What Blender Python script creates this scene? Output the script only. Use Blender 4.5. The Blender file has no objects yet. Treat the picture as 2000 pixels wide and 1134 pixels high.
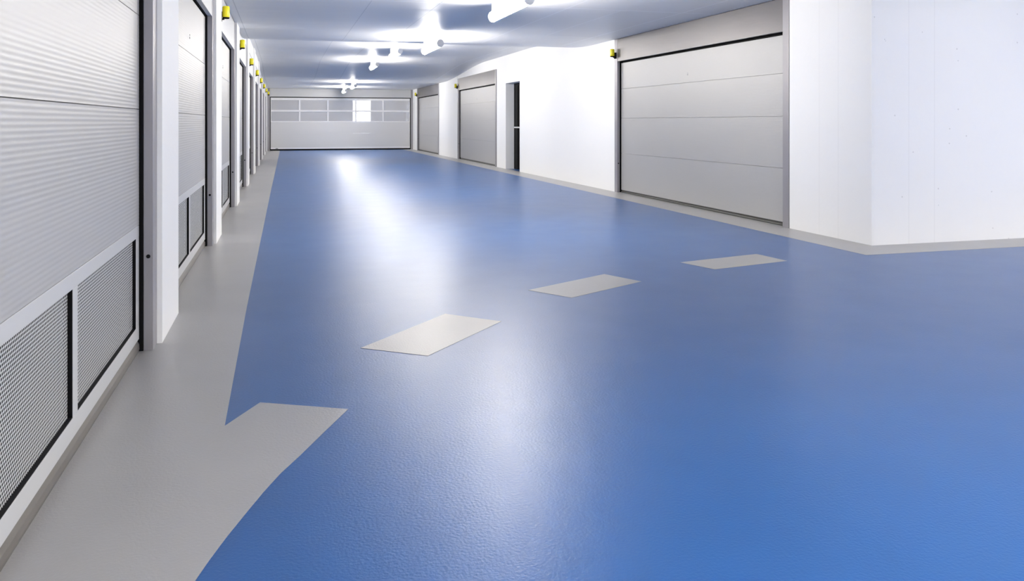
import bpy, math, random
import numpy as np
from math import sin, cos, pi, radians

random.seed(4)
scene = bpy.context.scene
COL = scene.collection

# ------------------------------------------------------------------ camera
F_PX, V0, CAM_H = 1570.0, 238.3, 1.2
cam_data = bpy.data.cameras.new('camera')
cam = bpy.data.objects.new('camera', cam_data)
COL.objects.link(cam)
cam.location = (0, 0, CAM_H)
cam.rotation_euler = (radians(90), 0, -radians(15.909))
cam_data.sensor_width = 36.0
cam_data.lens = F_PX / 2000 * 36
cam_data.shift_y = -(567 - V0) / 2000
cam_data.clip_start = 0.05
cam_data.clip_end = 200
scene.camera = cam

# ------------------------------------------------------------------ world, exposure
world = bpy.data.worlds.new('world')
scene.world = world
world.use_nodes = True
bg = world.node_tree.nodes['Background']
bg.inputs['Color'].default_value = (0.86, 0.92, 1.0, 1)
bg.inputs['Strength'].default_value = 5.0
scene.view_settings.view_transform = 'Standard'
scene.view_settings.look = 'None'
scene.view_settings.gamma = 1
scene.view_settings.use_curve_mapping = False
scene.view_settings.exposure = 0.70
LAMP_STRENGTH = 78.0

# ------------------------------------------------------------------ node helpers
def new_mat(name, col, rough=0.5, metal=0.0, spec=0.5):
    m = bpy.data.materials.new(name)
    m.use_nodes = True
    b = m.node_tree.nodes['Principled BSDF']
    b.inputs['Base Color'].default_value = (*col, 1)
    b.inputs['Roughness'].default_value = rough
    b.inputs['Metallic'].default_value = metal
    b.inputs['Specular IOR Level'].default_value = spec
    return m

def nd(m, typ, **kw):
    n = m.node_tree.nodes.new(typ)
    for k, v in kw.items():
        if k in n.inputs.keys():
            n.inputs[k].default_value = v
        else:
            setattr(n, k, v)
    return n

def lk(m, a, b):
    m.node_tree.links.new(a, b)

def math_node(m, op, a, b=None):
    n = m.node_tree.nodes.new('ShaderNodeMath')
    n.operation = op
    for i, x in enumerate((a, b)):
        if x is None:
            continue
        if isinstance(x, (int, float)):
            n.inputs[i].default_value = x
        else:
            lk(m, x, n.inputs[i])
    return n.outputs[0]

def bsdf(m):
    return m.node_tree.nodes['Principled BSDF']

def add_noise_bump(m, scale, strength, dist=0.002, detail=3.0, stretch=None):
    tc = nd(m, 'ShaderNodeTexCoord')
    n = nd(m, 'ShaderNodeTexNoise', Scale=scale, Detail=detail)
    if stretch:
        mp = nd(m, 'ShaderNodeMapping')
        mp.inputs['Scale'].default_value = stretch
        lk(m, tc.outputs['Object'], mp.inputs['Vector'])
        lk(m, mp.outputs[0], n.inputs['Vector'])
    else:
        lk(m, tc.outputs['Object'], n.inputs['Vector'])
    b = nd(m, 'ShaderNodeBump', Strength=strength, Distance=dist)
    lk(m, n.outputs['Fac'], b.inputs['Height'])
    lk(m, b.outputs[0], bsdf(m).inputs['Normal'])
    return n

def add_colour_noise(m, c1, c2, scale, detail=4.0, stretch=None, lo=0.3, hi=0.7):
    tc = nd(m, 'ShaderNodeTexCoord')
    n = nd(m, 'ShaderNodeTexNoise', Scale=scale, Detail=detail)
    mp = nd(m, 'ShaderNodeMapping')
    mp.inputs['Scale'].default_value = stretch or (1, 1, 1)
    lk(m, tc.outputs['Object'], mp.inputs['Vector'])
    lk(m, mp.outputs[0], n.inputs['Vector'])
    r = nd(m, 'ShaderNodeValToRGB')
    r.color_ramp.elements[0].position = lo
    r.color_ramp.elements[0].color = (*c1, 1)
    r.color_ramp.elements[1].position = hi
    r.color_ramp.elements[1].color = (*c2, 1)
    lk(m, n.outputs['Fac'], r.inputs['Fac'])
    lk(m, r.outputs[0], bsdf(m).inputs['Base Color'])
    return r

# ------------------------------------------------------------------ materials
def floor_mat(name, c1, c2):
    m = new_mat(name, c1, 0.2, 0, 0.45)
    add_colour_noise(m, c1, c2, 1.6, 6.0)
    bsdf(m).inputs['Coat Weight'].default_value = 0.35
    bsdf(m).inputs['Coat Roughness'].default_value = 0.48
    bsdf(m).inputs['Coat IOR'].default_value = 1.6
    tc = nd(m, 'ShaderNodeTexCoord')
    fine = nd(m, 'ShaderNodeTexNoise', Scale=95.0, Detail=2.0)
    broad = nd(m, 'ShaderNodeTexNoise', Scale=3.0, Detail=3.0)
    lk(m, tc.outputs['Object'], fine.inputs['Vector'])
    lk(m, tc.outputs['Object'], broad.inputs['Vector'])
    b = nd(m, 'ShaderNodeBump', Strength=0.7, Distance=0.0014)
    lk(m, fine.outputs['Fac'], b.inputs['Height'])
    b2 = nd(m, 'ShaderNodeBump', Strength=0.25, Distance=0.004)
    lk(m, broad.outputs['Fac'], b2.inputs['Height'])
    lk(m, b.outputs[0], b2.inputs['Normal'])
    lk(m, b2.outputs[0], bsdf(m).inputs['Normal'])
    rr = nd(m, 'ShaderNodeMapRange')
    rr.inputs['To Min'].default_value = 0.32
    rr.inputs['To Max'].default_value = 0.37
    lk(m, broad.outputs['Fac'], rr.inputs['Value'])
    lk(m, rr.outputs[0], bsdf(m).inputs['Roughness'])
    return m

M = {}
M['blue'] = floor_mat('blue_floor_coating', (0.004, 0.072, 0.248), (0.007, 0.079, 0.265))
M['grey'] = floor_mat('grey_floor_coating', (0.33, 0.325, 0.322), (0.355, 0.35, 0.347))
M['dash'] = floor_mat('pale_grey_floor_paint', (0.31, 0.303, 0.295), (0.34, 0.333, 0.325))

def wall_mat(name, joints_x=(), joints_y=()):
    m = new_mat(name, (0.88, 0.88, 0.88), 0.6, 0, 0.3)
    tc = nd(m, 'ShaderNodeTexCoord')
    sep = nd(m, 'ShaderNodeSeparateXYZ')
    lk(m, tc.outputs['Object'], sep.inputs[0])
    # small bug holes of cast concrete
    vo = nd(m, 'ShaderNodeTexVoronoi', Scale=9.0, Randomness=1.0)
    lk(m, tc.outputs['Object'], vo.inputs['Vector'])
    pick = nd(m, 'ShaderNodeSeparateColor')
    lk(m, vo.outputs['Color'], pick.inputs[0])
    rad = math_node(m, 'MULTIPLY', pick.outputs[1], 0.075)
    near = math_node(m, 'LESS_THAN', vo.outputs['Distance'], rad)
    some = math_node(m, 'GREATER_THAN', pick.outputs[0], 0.55)
    mask = math_node(m, 'MULTIPLY', math_node(m, 'MULTIPLY', near, some), 0.42)
    for axis, lst in ((0, joints_x), (1, joints_y)):
        for j in lst:
            d = math_node(m, 'ABSOLUTE', math_node(m, 'SUBTRACT', sep.outputs[axis], j))
            l = math_node(m, 'MULTIPLY', math_node(m, 'LESS_THAN', d, 0.004), 0.13)
            mask = math_node(m, 'MAXIMUM', mask, l)
    mix = nd(m, 'ShaderNodeMix', data_type='RGBA')
    lk(m, mask, mix.inputs[0])
    mix.inputs[6].default_value = (0.88, 0.88, 0.88, 1)
    mix.inputs[7].default_value = (0.42, 0.41, 0.42, 1)
    lk(m, mix.outputs[2], bsdf(m).inputs['Base Color'])
    n = nd(m, 'ShaderNodeTexNoise', Scale=14.0, Detail=5.0)
    lk(m, tc.outputs['Object'], n.inputs['Vector'])
    b = nd(m, 'ShaderNodeBump', Strength=0.12, Distance=0.01)
    lk(m, n.outputs['Fac'], b.inputs['Height'])
    b2 = nd(m, 'ShaderNodeBump', Strength=0.6, Distance=0.004, invert=True)
    lk(m, mask, b2.inputs['Height'])
    lk(m, b.outputs[0], b2.inputs['Normal'])
    lk(m, b2.outputs[0], bsdf(m).inputs['Normal'])
    return m

M['wall'] = wall_mat('white_painted_concrete')
M['wall_block'] = wall_mat('white_painted_concrete_with_board_joints', (5.935, 6.244, 9.0), (7.345, 7.041))

def ceiling_mat():
    m = new_mat('white_ceiling_slabs', (0.88, 0.885, 0.89), 0.45, 0, 0.5)
    tc = nd(m, 'ShaderNodeTexCoord')
    sep = nd(m, 'ShaderNodeSeparateXYZ')
    lk(m, tc.outputs['Object'], sep.inputs[0])
    X, Y = sep.outputs[0], sep.outputs[1]
    def line(coord, pos, w=0.006):
        return math_node(m, 'LESS_THAN', math_node(m, 'ABSOLUTE', math_node(m, 'SUBTRACT', coord, pos)), w)
    def rng(coord, a, b):
        return math_node(m, 'MULTIPLY', math_node(m, 'GREATER_THAN', coord, a), math_node(m, 'LESS_THAN', coord, b))
    dark = None
    for ln in (line(X, 1.00, 0.004), line(X, 1.81, 0.005), line(X, -0.56, 0.005),
               line(Y, 6.46, 0.006), line(Y, 3.46, 0.006), line(Y, 0.46, 0.006),
               math_node(m, 'MULTIPLY', line(Y, 12.46, 0.008), rng(X, 4.1, 5.0)),
               math_node(m, 'MULTIPLY', line(Y, 15.46, 0.008), rng(X, -1, 7))):
        dark = ln if dark is None else math_node(m, 'MAXIMUM', dark, ln)
    light = None
    for ln in (line(X, 5.00, 0.018), math_node(m, 'MULTIPLY', line(X, 3.42, 0.013), rng(Y, 5.0, 14.0)),
               math_node(m, 'MULTIPLY', line(X, 4.15, 0.010), rng(Y, 9.5, 12.5)), line(Y, 9.46, 0.022)):
        light = ln if light is None else math_node(m, 'MAXIMUM', light, ln)
    mix = nd(m, 'ShaderNodeMix', data_type='RGBA')
    lk(m, math_node(m, 'MULTIPLY', dark, 0.5), mix.inputs[0])
    mix.inputs[6].default_value = (0.90, 0.895, 0.885, 1)
    mix.inputs[7].default_value = (0.40, 0.41, 0.44, 1)
    mix2 = nd(m, 'ShaderNodeMix', data_type='RGBA')
    lk(m, math_node(m, 'MULTIPLY', light, 1.0), mix2.inputs[0])
    lk(m, mix.outputs[2], mix2.inputs[6])
    mix2.inputs[7].default_value = (1, 1, 1, 1)
    lk(m, mix2.outputs[2], bsdf(m).inputs['Base Color'])
    mp = nd(m, 'ShaderNodeMapping')
    mp.inputs['Scale'].default_value = (0.25, 1.4, 1)
    lk(m, tc.outputs['Object'], mp.inputs['Vector'])
    n = nd(m, 'ShaderNodeTexNoise', Scale=1.3, Detail=3.0)
    lk(m, mp.outputs[0], n.inputs['Vector'])
    b = nd(m, 'ShaderNodeBump', Strength=0.5, Distance=0.05)
    lk(m, n.outputs['Fac'], b.inputs['Height'])
    lk(m, b.outputs[0], bsdf(m).inputs['Normal'])
    return m
M['ceiling'] = ceiling_mat()

M['alu'] = new_mat('satin_aluminium_door_skin', (0.43, 0.428, 0.428), 0.45, 0.3, 0.5)
M['alu_flat'] = new_mat('satin_aluminium_rail', (0.56, 0.565, 0.57), 0.45, 0.25, 0.5)
M['perf'] = new_mat('perforated_aluminium_sheet', (0.55, 0.555, 0.555), 0.45, 0.3, 0.5)
M['steel'] = new_mat('brushed_steel_fascia', (0.17, 0.163, 0.168), 0.38, 0.65, 0.5)
add_noise_bump(M['steel'], 3.0, 0.15, 0.01, 4.0, (1.0, 1.0, 6.0))
M['frame'] = new_mat('galvanised_door_frame', (0.32, 0.31, 0.33), 0.42, 0.4, 0.5)
add_noise_bump(M['frame'], 12.0, 0.08, 0.003)
M['alu_end'] = new_mat('pale_satin_aluminium', (0.66, 0.66, 0.665), 0.42, 0.2, 0.5)
M['black'] = new_mat('black_rubber', (0.004, 0.004, 0.005), 0.6, 0, 0.12)
M['seal'] = new_mat('grey_brown_bottom_seal', (0.17, 0.155, 0.14), 0.38, 0.5)
M['darkseal'] = new_mat('dark_olive_bottom_seal', (0.045, 0.045, 0.04), 0.4, 0.2)
M['vent_dark'] = new_mat('garage_darkness_sheet', (0.004, 0.004, 0.004), 0.8, 0, 0.05)  # near-black colour standing in for the unlit garage behind the vents
M['yellow'] = new_mat('yellow_plastic_lens', (0.98, 0.86, 0.01), 0.3)
bsdf(M['yellow']).inputs['Transmission Weight'].default_value = 0.15
M['white_metal'] = new_mat('white_lacquered_profile', (0.82, 0.82, 0.84), 0.35)
M['darkdoor'] = new_mat('dark_brown_door_leaf', (0.016, 0.013, 0.013), 0.4, 0, 0.2)
M['chrome'] = new_mat('chrome_bar', (0.9, 0.9, 0.9), 0.25, 0.6)
M['housing'] = new_mat('white_lamp_housing', (0.85, 0.85, 0.86), 0.4)
M['asphalt'] = new_mat('grey_ramp', (0.45, 0.45, 0.46), 0.7)
em = bpy.data.materials.new('lamp_diffuser_glow')
em.use_nodes = True
eb = em.node_tree.nodes['Principled BSDF']
eb.inputs['Base Color'].default_value = (0.9, 0.9, 0.9, 1)
eb.inputs['Emission Color'].default_value = (1.0, 0.95, 0.88, 1)
eb.inputs['Emission Strength'].default_value = LAMP_STRENGTH
M['glow'] = em
gm = bpy.data.materials.new('hazy_window_glazing')
gm.use_nodes = True
g = gm.node_tree
pb = g.nodes['Principled BSDF']
pb.inputs['Base Color'].default_value = (0.80, 0.80, 0.83, 1)
pb.inputs['Roughness'].default_value = 0.12
tr = g.nodes.new('ShaderNodeBsdfTransparent')
mx = g.nodes.new('ShaderNodeMixShader')
mx.inputs[0].default_value = 0.45
g.links.new(tr.outputs[0], mx.inputs[1])
g.links.new(pb.outputs[0], mx.inputs[2])
g.links.new(mx.outputs[0], g.nodes['Material Output'].inputs[0])
M['glass'] = gm

# ------------------------------------------------------------------ mesh helpers
class MB:
    def __init__(self):
        self.v, self.f, self.s = [], [], []
    def add(self, vs, fs, smooth=False):
        o = len(self.v)
        self.v += [tuple(p) for p in vs]
        self.f += [tuple(i + o for i in q) for q in fs]
        self.s += [smooth] * len(fs)
        return self
    def box(self, x0, x1, y0, y1, z0, z1):
        vs = [(x, y, z) for z in (z0, z1) for y in (y0, y1) for x in (x0, x1)]
        return self.add(vs, [(0, 2, 3, 1), (4, 5, 7, 6), (0, 1, 5, 4), (1, 3, 7, 5), (3, 2, 6, 7), (2, 0, 4, 6)])
    def bbox(self, x0, x1, y0, y1, z0, z1, b=0.004):
        """box with its vertical and horizontal edges chamfered by b"""
        import bmesh
        bm = bmesh.new()
        bmesh.ops.create_cube(bm, size=1.0)
        for v in bm.verts:
            v.co = ((x0 + x1) / 2 + v.co.x * (x1 - x0), (y0 + y1) / 2 + v.co.y * (y1 - y0), (z0 + z1) / 2 + v.co.z * (z1 - z0))
        bmesh.ops.bevel(bm, geom=list(bm.edges), offset=b, segments=2, affect='EDGES', profile=0.5)
        bm.verts.index_update()
        self.add([v.co[:] for v in bm.verts], [[v.index for v in f.verts] for f in bm.faces])
        bm.free()
        return self
    def lathe(self, prof, cx, cy, n=24, cap=True):
        """prof: list of (r, z) from bottom to top around a vertical axis"""
        vs, fs = [], []
        for r, z in prof:
            for i in range(n):
                a = 2 * pi * i / n
                vs.append((cx + r * cos(a), cy + r * sin(a), z))
        for k in range(len(prof) - 1):
            for i in range(n):
                j = (i + 1) % n
                fs.append((k * n + i, k * n + j, (k + 1) * n + j, (k + 1) * n + i))
        self.add(vs, fs, True)
        if cap:
            self.add(vs[:n], [tuple(range(n - 1, -1, -1))])
            self.add(vs[-n:], [tuple(range(n))])
        return self
    def extrude_profile(self, prof, a0, a1, axis='x', smooth=False, cap=False):
        """prof: list of (p, z) points; axis x -> (a, p, z); axis y -> (p, a, z)"""
        n = len(prof)
        mk = (lambda a, p, z: (a, p, z)) if axis == 'x' else (lambda a, p, z: (p, a, z))
        vs = [mk(a0, p, z) for p, z in prof] + [mk(a1, p, z) for p, z in prof]
        self.add(vs, [(i, i + 1, n + i + 1, n + i) for i in range(n - 1)], smooth)
        if cap:
            self.add(vs, [tuple(range(n - 1, -1, -1)), tuple(range(n, 2 * n))])
        return self
    def tube(self, pts_axis, r, axis='x', a0=0, a1=1, n=16):
        c0, c1 = pts_axis
        prof = [(c0 + r * cos(2 * pi * i / n), c1 + r * sin(2 * pi * i / n)) for i in range(n)]
        prof2 = prof + [prof[0]]
        self.extrude_profile(prof2, a0, a1, axis, True)
        mk = (lambda a, p, z: (a, p, z)) if axis == 'x' else (lambda a, p, z: (p, a, z))
        self.add([mk(a0, *p) for p in prof], [tuple(range(n))])
        self.add([mk(a1, *p) for p in prof], [tuple(range(n - 1, -1, -1))])
        return self
    def build(self, name, mat, parent=None, loc=(0, 0, 0)):
        me = bpy.data.meshes.new(name)
        me.from_pydata(self.v, [], self.f)
        me.polygons.foreach_set('use_smooth', self.s)
        me.materials.append(mat)
        me.update()
        o = bpy.data.objects.new(name, me)
        COL.objects.link(o)
        o.location = loc
        if parent:
            o.parent = parent
        return o

def fix_normals(o):
    import bmesh
    bm = bmesh.new()
    bm.from_mesh(o.data)
    bmesh.ops.recalc_face_normals(bm, faces=bm.faces)
    bm.to_mesh(o.data)
    bm.free()

def thing(name, label, cat, loc, rz=0.0, group=None):
    o = bpy.data.objects.new(name, None)
    o.empty_display_size = 0.2
    COL.objects.link(o)
    o.location = loc
    o.rotation_euler = (0, 0, rz)
    o['label'], o['category'] = label, cat
    if group:
        o['group'] = group
    return o

def tag(o, label, cat, group=None):
    o['label'], o['category'] = label, cat
    if group:
        o['group'] = group
    return o

def structure(o):
    o['kind'] = 'structure'
    return o

def copy_thing(src, loc, label, rz=None):
    r = src.copy()
    COL.objects.link(r)
    r.location = loc
    if rz is not None:
        r.rotation_euler = (0, 0, rz)
    r['label'] = label
    for ch in list(src.children):
        c = ch.copy()
        COL.objects.link(c)
        c.parent = r
        for gc in list(ch.children):
            d = gc.copy()
            COL.objects.link(d)
            d.parent = c
    return r

# ------------------------------------------------------------------ measures of the place
XL, XR = -0.63, 5.50             # corridor faces of the two long walls
YC = 6.55                        # corner of the right wall
YE = 35.2                        # end door
H0 = 2.62                        # low ceiling
PITCH = 3.695
LEFT = [(1.73 + PITCH * i, 4.717 + PITCH * i) for i in range(9)]       # outer edges of the left door frames
RIGHT = [(7.87, 12.83), (20.79, 25.83), (29.04, 34.06)]
NICHE = (18.62, 19.88)
XMAX, YMIN = 15.0, -9.0

def ceil_z(y):
    def sm(a, b, t):
        t = min(1, max(0, (t - a) / (b - a)))
        return t * t * (3 - 2 * t)
    return H0 + 0.29 * sm(13.9, 17.8, y) - 0.29 * sm(22.0, 28.0, y)

# ------------------------------------------------------------------ floor
fl = MB()
fl.box(-1.2, XMAX + 0.3, YMIN - 0.3, 45.0, -0.2, 0.0)
structure(fl.build('floor', M['blue']))

def slab_poly(name, pts, mat, z0=0.0002, z1=0.0016):
    n = len(pts)
    m = MB()
    vs = [(x, y, z0) for x, y in pts] + [(x, y, z1) for x, y in pts]
    fs = [tuple(range(n, 2 * n))] + [(i, (i + 1) % n, n + (i + 1) % n, n + i) for i in range(n)]
    m.add(vs, fs)
    return m.build(name, mat)

curve = [(-0.72, 0.80), (-0.60, 1.16), (-0.46, 1.50), (-0.36, 1.78), (-0.284, 2.03), (-0.221, 2.25), (-0.193, 2.348), (-0.155, 2.467),
         (-0.111, 2.59), (-0.062, 2.725), (-0.007, 2.859), (0.060, 2.993), (0.150, 3.185), (0.262, 3.419)]
left_pts = [(-1.1, 0.2)] + [(-0.95, 0.5)] + curve + [(-0.094, 3.604), (-0.221, 3.363), (-0.225, 5.5), (-0.20, 15.0), (-0.12, YE + 0.02), (-1.1, YE + 0.02)]
structure(slab_poly('trim_1', left_pts, M['grey']))
xs, ys = 5.06, 6.10
structure(slab_poly('trim_2', [(xs, ys), (XMAX, ys), (XMAX, YC + 0.02), (XR + 0.02, YC + 0.02), (XR + 0.02, RIGHT[0][0]), (5.62, RIGHT[0][0]),
    (5.62, RIGHT[0][1]), (XR + 0.02, RIGHT[0][1]), (XR + 0.02, RIGHT[1][0]), (5.62, RIGHT[1][0]), (5.62, RIGHT[1][1]), (XR + 0.02, RIGHT[1][1]),
    (XR + 0.02, RIGHT[2][0]), (5.62, RIGHT[2][0]), (5.62, YE), (xs, YE)], M['grey']))
for pts, lab in (([(0.396, 4.326), (0.977, 4.95), (1.265, 4.673), (0.716, 4.086)], 'pale grey painted floor dash nearest the left door row, largest of the three loose dashes'),
                 ([(1.684, 5.489), (2.439, 5.901), (2.597, 5.553), (1.897, 5.169)], 'pale grey painted floor dash in the middle of the three on blue floor'),
                 ([(3.264, 6.219), (4.142, 6.421), (4.193, 6.031), (3.383, 5.845)], 'pale grey painted floor dash in front of the big right-hand garage door')):
    tag(slab_poly('floor_marking', pts, M['dash']), lab, 'floor marking', 'painted dashes on the blue floor')

# ------------------------------------------------------------------ ceiling
cm = MB()
ysamp = [YMIN - 0.3] + [13.9 + 0.25 * i for i in range(58)] + [YE + 0.6]
prof = [(y, ceil_z(y)) for y in ysamp]
n = len(prof)
vs, fs = [], []
for x in (-1.2, XMAX + 0.3):
    vs += [(x, y, z) for y, z in prof]
for x in (-1.2, XMAX + 0.3):
    vs += [(x, y, 3.3) for y, z in prof]
for i in range(n - 1):
    fs.append((i, i + 1, n + i + 1, n + i))
cm.add(vs, fs, True)
cm.add([(-1.2, YMIN - 0.3, 3.3), (XMAX + 0.3, YMIN - 0.3, 3.3), (XMAX + 0.3, YE + 0.6, 3.3), (-1.2, YE + 0.6, 3.3)], [(0, 1, 2, 3)])
ceil = structure(cm.build('ceiling', M['ceiling']))

# ------------------------------------------------------------------ walls
TOP = 3.05
wl = MB()
edges = [(YMIN, LEFT[0][0])] + [(LEFT[i][1], LEFT[i + 1][0]) for i in range(8)] + [(LEFT[8][1], YE + 0.02)]
for a, b in edges:
    wl.box(-1.15, XL, a, b, 0, TOP)
for a, b in LEFT:
    wl.box(-1.15, XL - 0.026, a, b, H0, TOP)
    wl.box(-1.15, -0.80, a, b, 0, H0)
structure(wl.build('wall_left', M['wall']))

wr = MB()
# block at the corner, then piers between the right-hand doors, recess for the service door
wr.box(XR, XMAX + 0.2, YC, RIGHT[0][0] - 0.001, 0, TOP)
for a, b in ((RIGHT[0][1], NICHE[0]), (NICHE[1], RIGHT[1][0]), (RIGHT[1][1], RIGHT[2][0]), (RIGHT[2][1], YE + 0.02)):
    wr.box(XR, 6.6, a, b, 0, TOP)
for a, b in RIGHT:
    wr.box(XR + 0.01, 6.6, a, b, H0, TOP)
    wr.box(5.66, 6.6, a, b, 0, H0)
wr.box(XR, 6.6, NICHE[0], NICHE[1], 2.19, TOP)
wr.box(5.80, 6.6, NICHE[0], NICHE[1], 0, 2.19)
structure(wr.build('wall_right', M['wall_block']))

wb = MB()
wb.box(-1.15, XMAX + 0.2, YMIN - 0.2, YMIN, 0, TOP)
structure(wb.build('wall_back', M['wall']))
ws = MB()
ws.box(XMAX, XMAX + 0.2, YMIN, YC, 0, TOP)
structure(ws.build('wall_side', M['wall']))
we = MB()
we.box(-1.15, 6.6, YE + 0.12, YE + 0.4, 2.34, TOP)
we.box(-1.15, -0.56, YE + 0.12, YE + 0.4, 0, 2.34)
we.box(5.46, 6.6, YE + 0.12, YE + 0.4, 0, 2.34)
structure(we.build('wall_end', M['wall']))
# hall behind the glazed end door, with an opening to the daylight
wo = MB()
wo.box(-1.15, -0.95, YE + 0.4, 44.8, 0, 3.05)
wo.box(6.4, 6.6, YE + 0.4, 44.8, 0, 3.05)
wo.box(-1.15, 6.6, YE + 0.4, 44.8, 3.05, 3.25)
OX0, OX1, OYB = 3.68, 4.64, 44.6
wo.box(-1.15, OX0, OYB, 44.8, 0, 3.05)
wo.box(OX1, 6.6, OYB, 44.8, 0, 3.05)
wo.box(OX0, OX1, OYB, 44.8, 0, 0.3)
wo.box(5.35, 5.75, 39.0, 39.4, 0, 3.05)
structure(wo.build('wall_outer', M['wall']))

# ------------------------------------------------------------------ garage doors
def ribbed_panel(m, x0, x1, z0, z1, yf, amp=0.0005, pitch=0.018):
    """one panel of micro-ribbed sheet, its edges turned back into the joint"""
    lo, hi = z0 + 0.0018, z1 - 0.0018
    k = max(1, round((hi - lo) / pitch))
    p = (hi - lo) / k
    pts = [(yf - amp * (0.5 - 0.5 * cos(2 * pi * q / 6)), lo + p * (i + q / 6)) for i in range(k) for q in range(6)] + [(yf, hi)]
    m.extrude_profile(pts, x0, x1, 'x', True)
    m.extrude_profile([(yf - 0.015, lo), (yf, lo)], x0, x1)
    m.extrude_profile([(yf, hi), (yf - 0.015, hi)], x0, x1)
    m.box(x0, x1, yf - 0.04, yf - 0.012, z0 + 0.0005, z1 - 0.0005)

_perf = {}
def perforated(x0, x1, z0, z1, yf):
    px, pz, rh = 0.0145, 0.01256, 0.0050
    key = (round(x1 - x0, 3), round(z1 - z0, 3))
    vs, fs = [], []
    nx = int((x1 - x0) / px) + 2
    nz = int((z1 - z0) / pz) + 2
    R = px / math.sqrt(3)
    for j in range(nz):
        for i in range(nx):
            cx = x0 + (i + (0.5 if j % 2 else 0)) * px
            cz = z0 + j * pz
            if cx > x1 or cz > z1:
                continue
            o = len(vs)
            for q in range(6):
                a = pi / 6 + q * pi / 3
                vs.append((min(max(cx + R * cos(a), x0), x1), yf, min(max(cz + R * sin(a), z0), z1)))
            for q in range(6):
                a = pi / 6 + q * pi / 3
                vs.append((min(max(cx + rh * cos(a), x0), x1), yf, min(max(cz + rh * sin(a), z0), z1)))
            for q in range(6):
                r = (q + 1) % 6
                fs.append((o + q, o + r, o + 6 + r, o + 6 + q))
    m = MB()
    m.add(vs, fs)
    return m

JD = 0.048                       # depth of a jamb
def make_garage_door(label, W, jamb, group, vents, top=2.225, joints=(1.267, 1.755), seal='seal'):
    """local frame: x along the width (+x = left as you face it), y towards the corridor, frame front at y = 0"""
    t = thing('garage_door', label, 'garage door', (0, 0, 0), 0, group)
    h = W / 2
    yl = -JD - 0.016             # front of the leaf
    # frame
    for s in (-1, 1):
        b = MB()
        a0, a1 = sorted((s * h, s * (h + jamb)))
        b.bbox(a0, a1, -JD, 0, 0.0, H0 - 0.004, 0.0025)
        j = b.build('jamb', M['frame'], t)
        hb = MB()
        n = 16
        hb.tube((-JD * 0.5, 0.495), 0.0105, 'x', s * h - s * 0.0018, s * h + s * 0.0005, 16)
        fix_normals(hb.build('sensor_hole', M['black'], j))
        g = MB()
        a0, a1 = sorted((s * (h - 0.006), s * (h + jamb)))
        g.box(a0, a1, -0.13, -JD - 0.001, 0.0, top + 0.05)
        g.build('edge_seal', M['black'], t)
    b = MB()
    b.bbox(-h + 0.001, h - 0.001, -0.045, -0.004, top, H0 - 0.004, 0.002)
    b.build('fascia', M['steel'] if not vents else M['alu_flat'], t)
    b = MB()
    b.bbox(-h, h, -0.075, -0.046, top + 0.002, top + 0.05, 0.002)
    b.box(-h, h, -0.13, -0.106, top - 0.05, top + 0.05)
    b.box(-h, h, -0.13, -0.076, top - (0.012 if vents else 0.006), top + 0.05)
    b.build('lintel_seal', M['black'], t)
    # leaf
    e = 0.03
    zb = 0.072 if vents else 0.045
    zs = [0.665 if vents else 0.045] + ([] if vents else [0.668]) + list(joints) + [top - (0.014 if vents else 0.030)]
    for k in range(len(zs) - 1):
        m = MB()
        ribbed_panel(m, -h + e, h - e, zs[k], zs[k + 1], yl)
        m.build('leaf_panel', M['alu'], t)
    m = MB()
    m.bbox(-0.012, 0.012, yl - 0.002, yl + 0.004, 1.895, 1.903, 0.001)
    m.bbox(-0.012, 0.012, yl - 0.002, yl + 0.004, 1.868, 1.884, 0.002)
    m.build('lock_cover', M['frame'], t)
    if vents:
        zt, z1, z0, z2 = 0.665, 0.604, 0.145, zb
        m = MB()
        m.bbox(-h + e, h - e, yl - 0.03, yl, z1, zt - 0.001, 0.002)
        m.bbox(-h + e, h - e, yl - 0.03, yl, z2, z0, 0.002)
        st = 0.085
        spans = [(-h + e, -h + e + st), (-0.036, 0.036), (h - e - st, h - e)]
        for a0, a1 in spans:
            m.bbox(a0, a1, yl - 0.03, yl - 0.0004, z0 - 0.001, z1 + 0.001, 0.002)
        m.build('vent_frame', M['alu_flat'], t)
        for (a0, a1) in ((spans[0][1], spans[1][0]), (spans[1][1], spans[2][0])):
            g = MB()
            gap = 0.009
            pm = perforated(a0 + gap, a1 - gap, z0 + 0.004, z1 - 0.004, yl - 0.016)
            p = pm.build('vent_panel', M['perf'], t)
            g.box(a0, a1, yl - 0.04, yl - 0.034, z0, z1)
            g.build('vent_dark_sheet', M['vent_dark'], p)  # added sheet, paints the darkness seen through the holes
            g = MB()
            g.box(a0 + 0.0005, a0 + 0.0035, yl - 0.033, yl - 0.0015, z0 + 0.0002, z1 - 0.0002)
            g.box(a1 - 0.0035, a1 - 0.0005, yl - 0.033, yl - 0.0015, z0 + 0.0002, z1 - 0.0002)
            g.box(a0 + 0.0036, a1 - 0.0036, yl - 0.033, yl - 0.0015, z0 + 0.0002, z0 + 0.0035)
            g.build('shadow_gap_strip', M['black'], p)  # black strips painting the shade in the recess around the perforated sheet
    s = MB()
    if vents:
        prof = [(yl - 0.03, 0.001), (yl - 0.004, 0.001), (yl + 0.002, 0.02), (yl + 0.001, 0.045), (yl - 0.008, 0.062), (yl - 0.008, zb), (yl - 0.03, zb)]
    else:
        prof = [(yl - 0.03, 0.001), (yl - 0.001, 0.001), (yl + 0.003, 0.012), (yl - 0.001, 0.024), (yl - 0.010, 0.026), (yl - 0.010, zb), (yl - 0.03, zb)]
    s.extrude_profile(prof + [prof[0]], -h + e, h - e, 'x', False)
    fix_normals(s.build('bottom_seal', M[seal], t))
    return t

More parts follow.
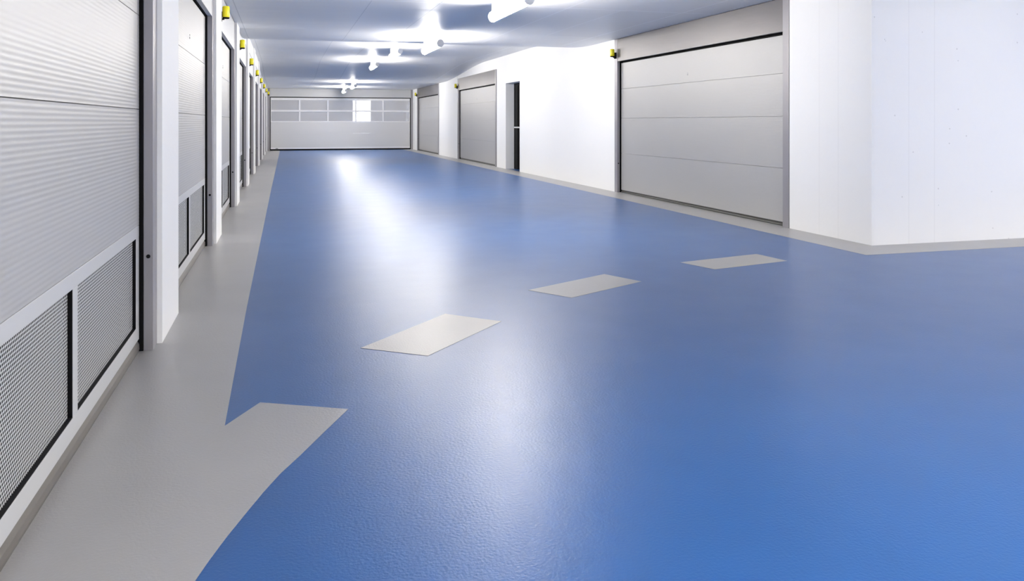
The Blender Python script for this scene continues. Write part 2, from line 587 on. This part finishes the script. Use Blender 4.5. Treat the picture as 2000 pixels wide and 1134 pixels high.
LW = LEFT[0][1] - LEFT[0][0] - 0.264
ordn = ['second', 'third', 'fourth', 'fifth', 'sixth', 'seventh', 'eighth', 'ninth']
first_left = make_garage_door('silver ribbed garage door filling the left edge, nearest the viewer, with large perforated vents', LW, 0.13,
                              'single garage doors along the left wall', True)
XF = XL - 0.026
def left_loc(i):
    return (XF, (LEFT[i][0] + LEFT[i][1]) / 2, 0)
first_left.location = left_loc(0)
first_left.rotation_euler = (0, 0, -pi / 2)
for i in range(1, 9):
    if i == 8:
        lab = 'silver garage door at the far end of the left row, beside the glazed end door'
    else:
        lab = 'silver garage door in left row, %s from the front between white pillars' % ordn[i - 1]
    copy_thing(first_left, left_loc(i), lab)

RW = RIGHT[0][1] - RIGHT[0][0] - 0.234
d = make_garage_door('wide silver ribbed garage door, nearest on the right, beside the white wall corner', RW, 0.115,
                     'wide garage doors along the right wall', False, 2.235, (1.267, 1.765), 'darkseal')
XRF = XR - 0.008
d.location = (XRF, (RIGHT[0][0] + RIGHT[0][1]) / 2, 0)
d.rotation_euler = (0, 0, pi / 2)
for i, lab in ((1, 'wide silver garage door on the right between narrow dark service door and farther door'),
               (2, 'wide silver garage door on the right, farthest away beside the glazed end door')):
    copy_thing(d, (XRF, (RIGHT[i][0] + RIGHT[i][1]) / 2, 0), lab)

# end door with two rows of windows
def make_end_door():
    x0, x1 = -0.525, 5.405
    t = thing('garage_door', 'wide garage door with two rows of windows closing the far end', 'garage door', ((x0 + x1) / 2, YE, 0), pi)
    h = (x1 - x0) / 2
    top = 2.265
    for s in (-1, 1):
        b = MB()
        a0, a1 = sorted((s * h, s * (h + 0.10)))
        b.bbox(a0, a1, -0.12, 0, 0, H0 - 0.004, 0.003)
        b.build('jamb', M['frame'], t)
    b = MB(); b.bbox(-h, h, -0.1, -0.004, top, H0 - 0.004, 0.003); b.build('fascia', M['alu_flat'], t)
    b = MB()
    b.box(-h, h, -0.11, -0.012, top - 0.034, top - 0.001)
    for s in (-1, 1):
        a0, a1 = sorted((s * h, s * (h - 0.029)))
        b.box(a0, a1, -0.11, -0.012, 0, top - 0.034)
    b.build('edge_seal', M['black'], t)
    yl = -0.04
    w = h - 0.03
    zr = [0.062, 0.130, 0.72, 1.195, 1.24, 1.64, 1.71, 2.13, 2.235]
    m = MB(); m.bbox(-w, w, yl - 0.04, yl + 0.012, zr[0], zr[1], 0.004); br = m.build('bottom_rail', M['white_metal'], t)
    m = MB(); m.bbox(w - 0.30, w - 0.20, yl + 0.010, yl + 0.02, 0.075, 0.098, 0.003); m.build('handle', M['black'], br)
    for a, b_ in ((zr[1], zr[2]), (zr[2], zr[3])):
        m = MB()
        ribbed_panel(m, -w, w, a, b_, yl)
        m.build('leaf_panel', M['alu_end'], t)
    m = MB()
    m.bbox(-w, w, yl - 0.04, yl + 0.004, zr[3], zr[4], 0.003)
    m.bbox(-w, w, yl - 0.04, yl + 0.004, zr[5], zr[6], 0.003)
    m.bbox(-w, w, yl - 0.04, yl + 0.004, zr[7], zr[8], 0.003)
    n = 5
    step = 2 * w / n
    for k in range(n + 1):
        c = -w + k * step
        c0, c1 = max(-w, c - 0.03), min(w, c + 0.03)
        for a, b_ in ((zr[4], zr[5]), (zr[6], zr[7])):
            m.bbox(c0, c1, yl - 0.038, yl + 0.003, a - 0.001, b_ + 0.001, 0.003)
    m.build('window_frame', M['white_metal'], t)
    for a, b_ in ((zr[4], zr[5]), (zr[6], zr[7])):
        for k in range(n):
            p = MB()
            p.box(-w + k * step + 0.03, -w + (k + 1) * step - 0.03, yl - 0.028, yl - 0.018, a, b_)
            p.build('window_pane', M['glass'], t)
    s = MB(); s.box(-w, w, yl - 0.04, yl + 0.008, 0.0025, zr[0] - 0.001); s.build('bottom_seal', M['black'], t)
    return t
make_end_door()

# ------------------------------------------------------------------ yellow warning lamps (local: y towards the corridor, wall plate at y = 0)
def make_warning_lamp(label):
    t = thing('warning_lamp', label, 'warning light', (0, 0, 0), 0, 'yellow warning lamps beside the garage doors')
    b = MB()
    b.bbox(-0.024, 0.024, 0.0005, 0.027, -0.10, 0.006, 0.004)
    b.bbox(-0.016, 0.016, 0.02, 0.05, -0.084, -0.070, 0.003)
    b.build('bracket', M['black'], t)
    b = MB()
    b.lathe([(0.031, -0.071), (0.036, -0.067), (0.036, -0.058), (0.034, -0.056)], 0, 0.066, 28)
    b.build('lamp_base', M['black'], t)
    b = MB()
    b.lathe([(0.036, -0.055), (0.038, -0.050), (0.038, 0.048), (0.036, 0.058), (0.030, 0.063), (0.016, 0.065)], 0, 0.066, 32)
    b.build('lens', M['yellow'], t)
    return t

LZ = 2.385
def left_lamp_loc(i):
    return (XF, LEFT[i][0] + 0.065, LZ)
lamp0 = make_warning_lamp('yellow warning lamp nearest the viewer on the left, below the ceiling')
lamp0.location = left_lamp_loc(2)
lamp0.rotation_euler = (0, 0, -pi / 2)
names = {3: 'second', 4: 'third', 5: 'fourth', 6: 'fifth', 7: 'sixth'}
for i in range(3, 9):
    lab = ('small yellow warning lamp on the left row, %s from the front' % names[i]) if i in names else \
        'smallest yellow warning lamp of the left row, last before the end door'
    copy_thing(lamp0, left_lamp_loc(i), lab)
for i, lab in ((0, 'yellow warning lamp beside the nearest wide garage door on the right'),
               (1, 'yellow warning lamp on right wall, left of the middle right garage door'),
               (2, 'yellow warning lamp on right wall near the far corner by farthest right door')):
    copy_thing(lamp0, (XRF, RIGHT[i][1] - 0.058, LZ), lab, pi / 2)
copy_thing(lamp0, (-0.575, YE, LZ + 0.03), 'yellow warning lamp at top left of the glazed end door', pi)

# ------------------------------------------------------------------ dark service door in its recess
dr = MB()
dr.bbox(5.745, 5.79, NICHE[0] + 0.06, NICHE[1] - 0.33, 0.012, 2.13, 0.003)
door = structure(dr.build('door_1', M['darkdoor']))
fr = MB()
fr.box(5.72, 5.798, NICHE[1] - 0.33, NICHE[1] - 0.001, 0.003, 2.188)
fr.box(5.72, 5.798, NICHE[0] + 0.001, NICHE[0] + 0.06, 0.003, 2.188)
fr.box(5.72, 5.798, NICHE[0] + 0.06, NICHE[1] - 0.33, 2.13, 2.188)
fr.build('door_frame', M['black'], door)
hb = MB()
hb.bbox(5.700, 5.718, NICHE[0] + 0.05, NICHE[1] - 0.03, 1.045, 1.085, 0.005)
hb.bbox(5.715, 5.745, NICHE[0] + 0.08, NICHE[0] + 0.12, 1.045, 1.08, 0.004)
hb.bbox(5.715, 5.725, NICHE[1] - 0.12, NICHE[1] - 0.08, 1.045, 1.08, 0.004)
hb.build('door_handle', M['chrome'], door)

# ------------------------------------------------------------------ ceiling lights
def make_ceiling_light(label, L=1.5):
    t = thing('ceiling_light', label, 'ceiling light', (0, 0, 0), 0, 'batten lights along the ceiling')
    b = MB()
    b.bbox(-0.022, 0.022, -L / 2 + 0.05, L / 2 - 0.05, -0.118, 0.0, 0.004)
    b.build('housing', M['housing'], t)
    n = 24
    pr = [(0.052 * cos(2 * pi * i / n), -0.175 + 0.062 * sin(2 * pi * i / n)) for i in range(n + 1)]
    b = MB()
    b.extrude_profile(pr, -L / 2 + 0.03, L / 2 - 0.03, 'y', True)
    fix_normals(b.build('diffuser', M['glow'], t))
    for s in (-1, 1):
        b = MB()
        pc = [(0.055 * cos(2 * pi * i / n), -0.175 + 0.065 * sin(2 * pi * i / n)) for i in range(n + 1)]
        y0, y1 = sorted((s * (L / 2 - 0.029), s * L / 2))
        b.extrude_profile(pc, y0, y1, 'y', False, True)
        fix_normals(b.build('end_cap', M['housing'], t))
    return t
CX = 2.38
spots = [(CX, 8.45, 'bright batten light cut by the top edge of the picture, nearest the viewer'),
         (CX, 13.2, 'bright batten light, second along the ceiling from the front'),
         (CX, 17.7, 'bright batten light, third along the ceiling in the raised part'),
         (CX, 22.0, 'bright batten light, fourth along the ceiling toward the far end'),
         (CX, 28.6, 'bright batten light, next to last before the end door'),
         (CX, 32.9, 'bright batten light on the ceiling just before the end door'),
         (CX, 1.3, None), (CX, -2.7, None), (CX, -6.6, None), (8.4, 3.4, None), (8.4, -1.0, None), (12.2, 3.4, None), (12.2, -1.0, None), (8.4, -5.4, None)]  # entries without a label are unseen battens, added to brighten walls and floor
l0 = None
for x, y, lab in spots:
    loc = (x, y, min(ceil_z(y - 0.74), ceil_z(y + 0.74)) - 0.004)
    lab = lab or 'unseen batten light added outside the picture to brighten walls and floor'
    if l0 is None:
        l0 = make_ceiling_light(lab)
        l0.location = loc
    else:
        copy_thing(l0, loc, lab)
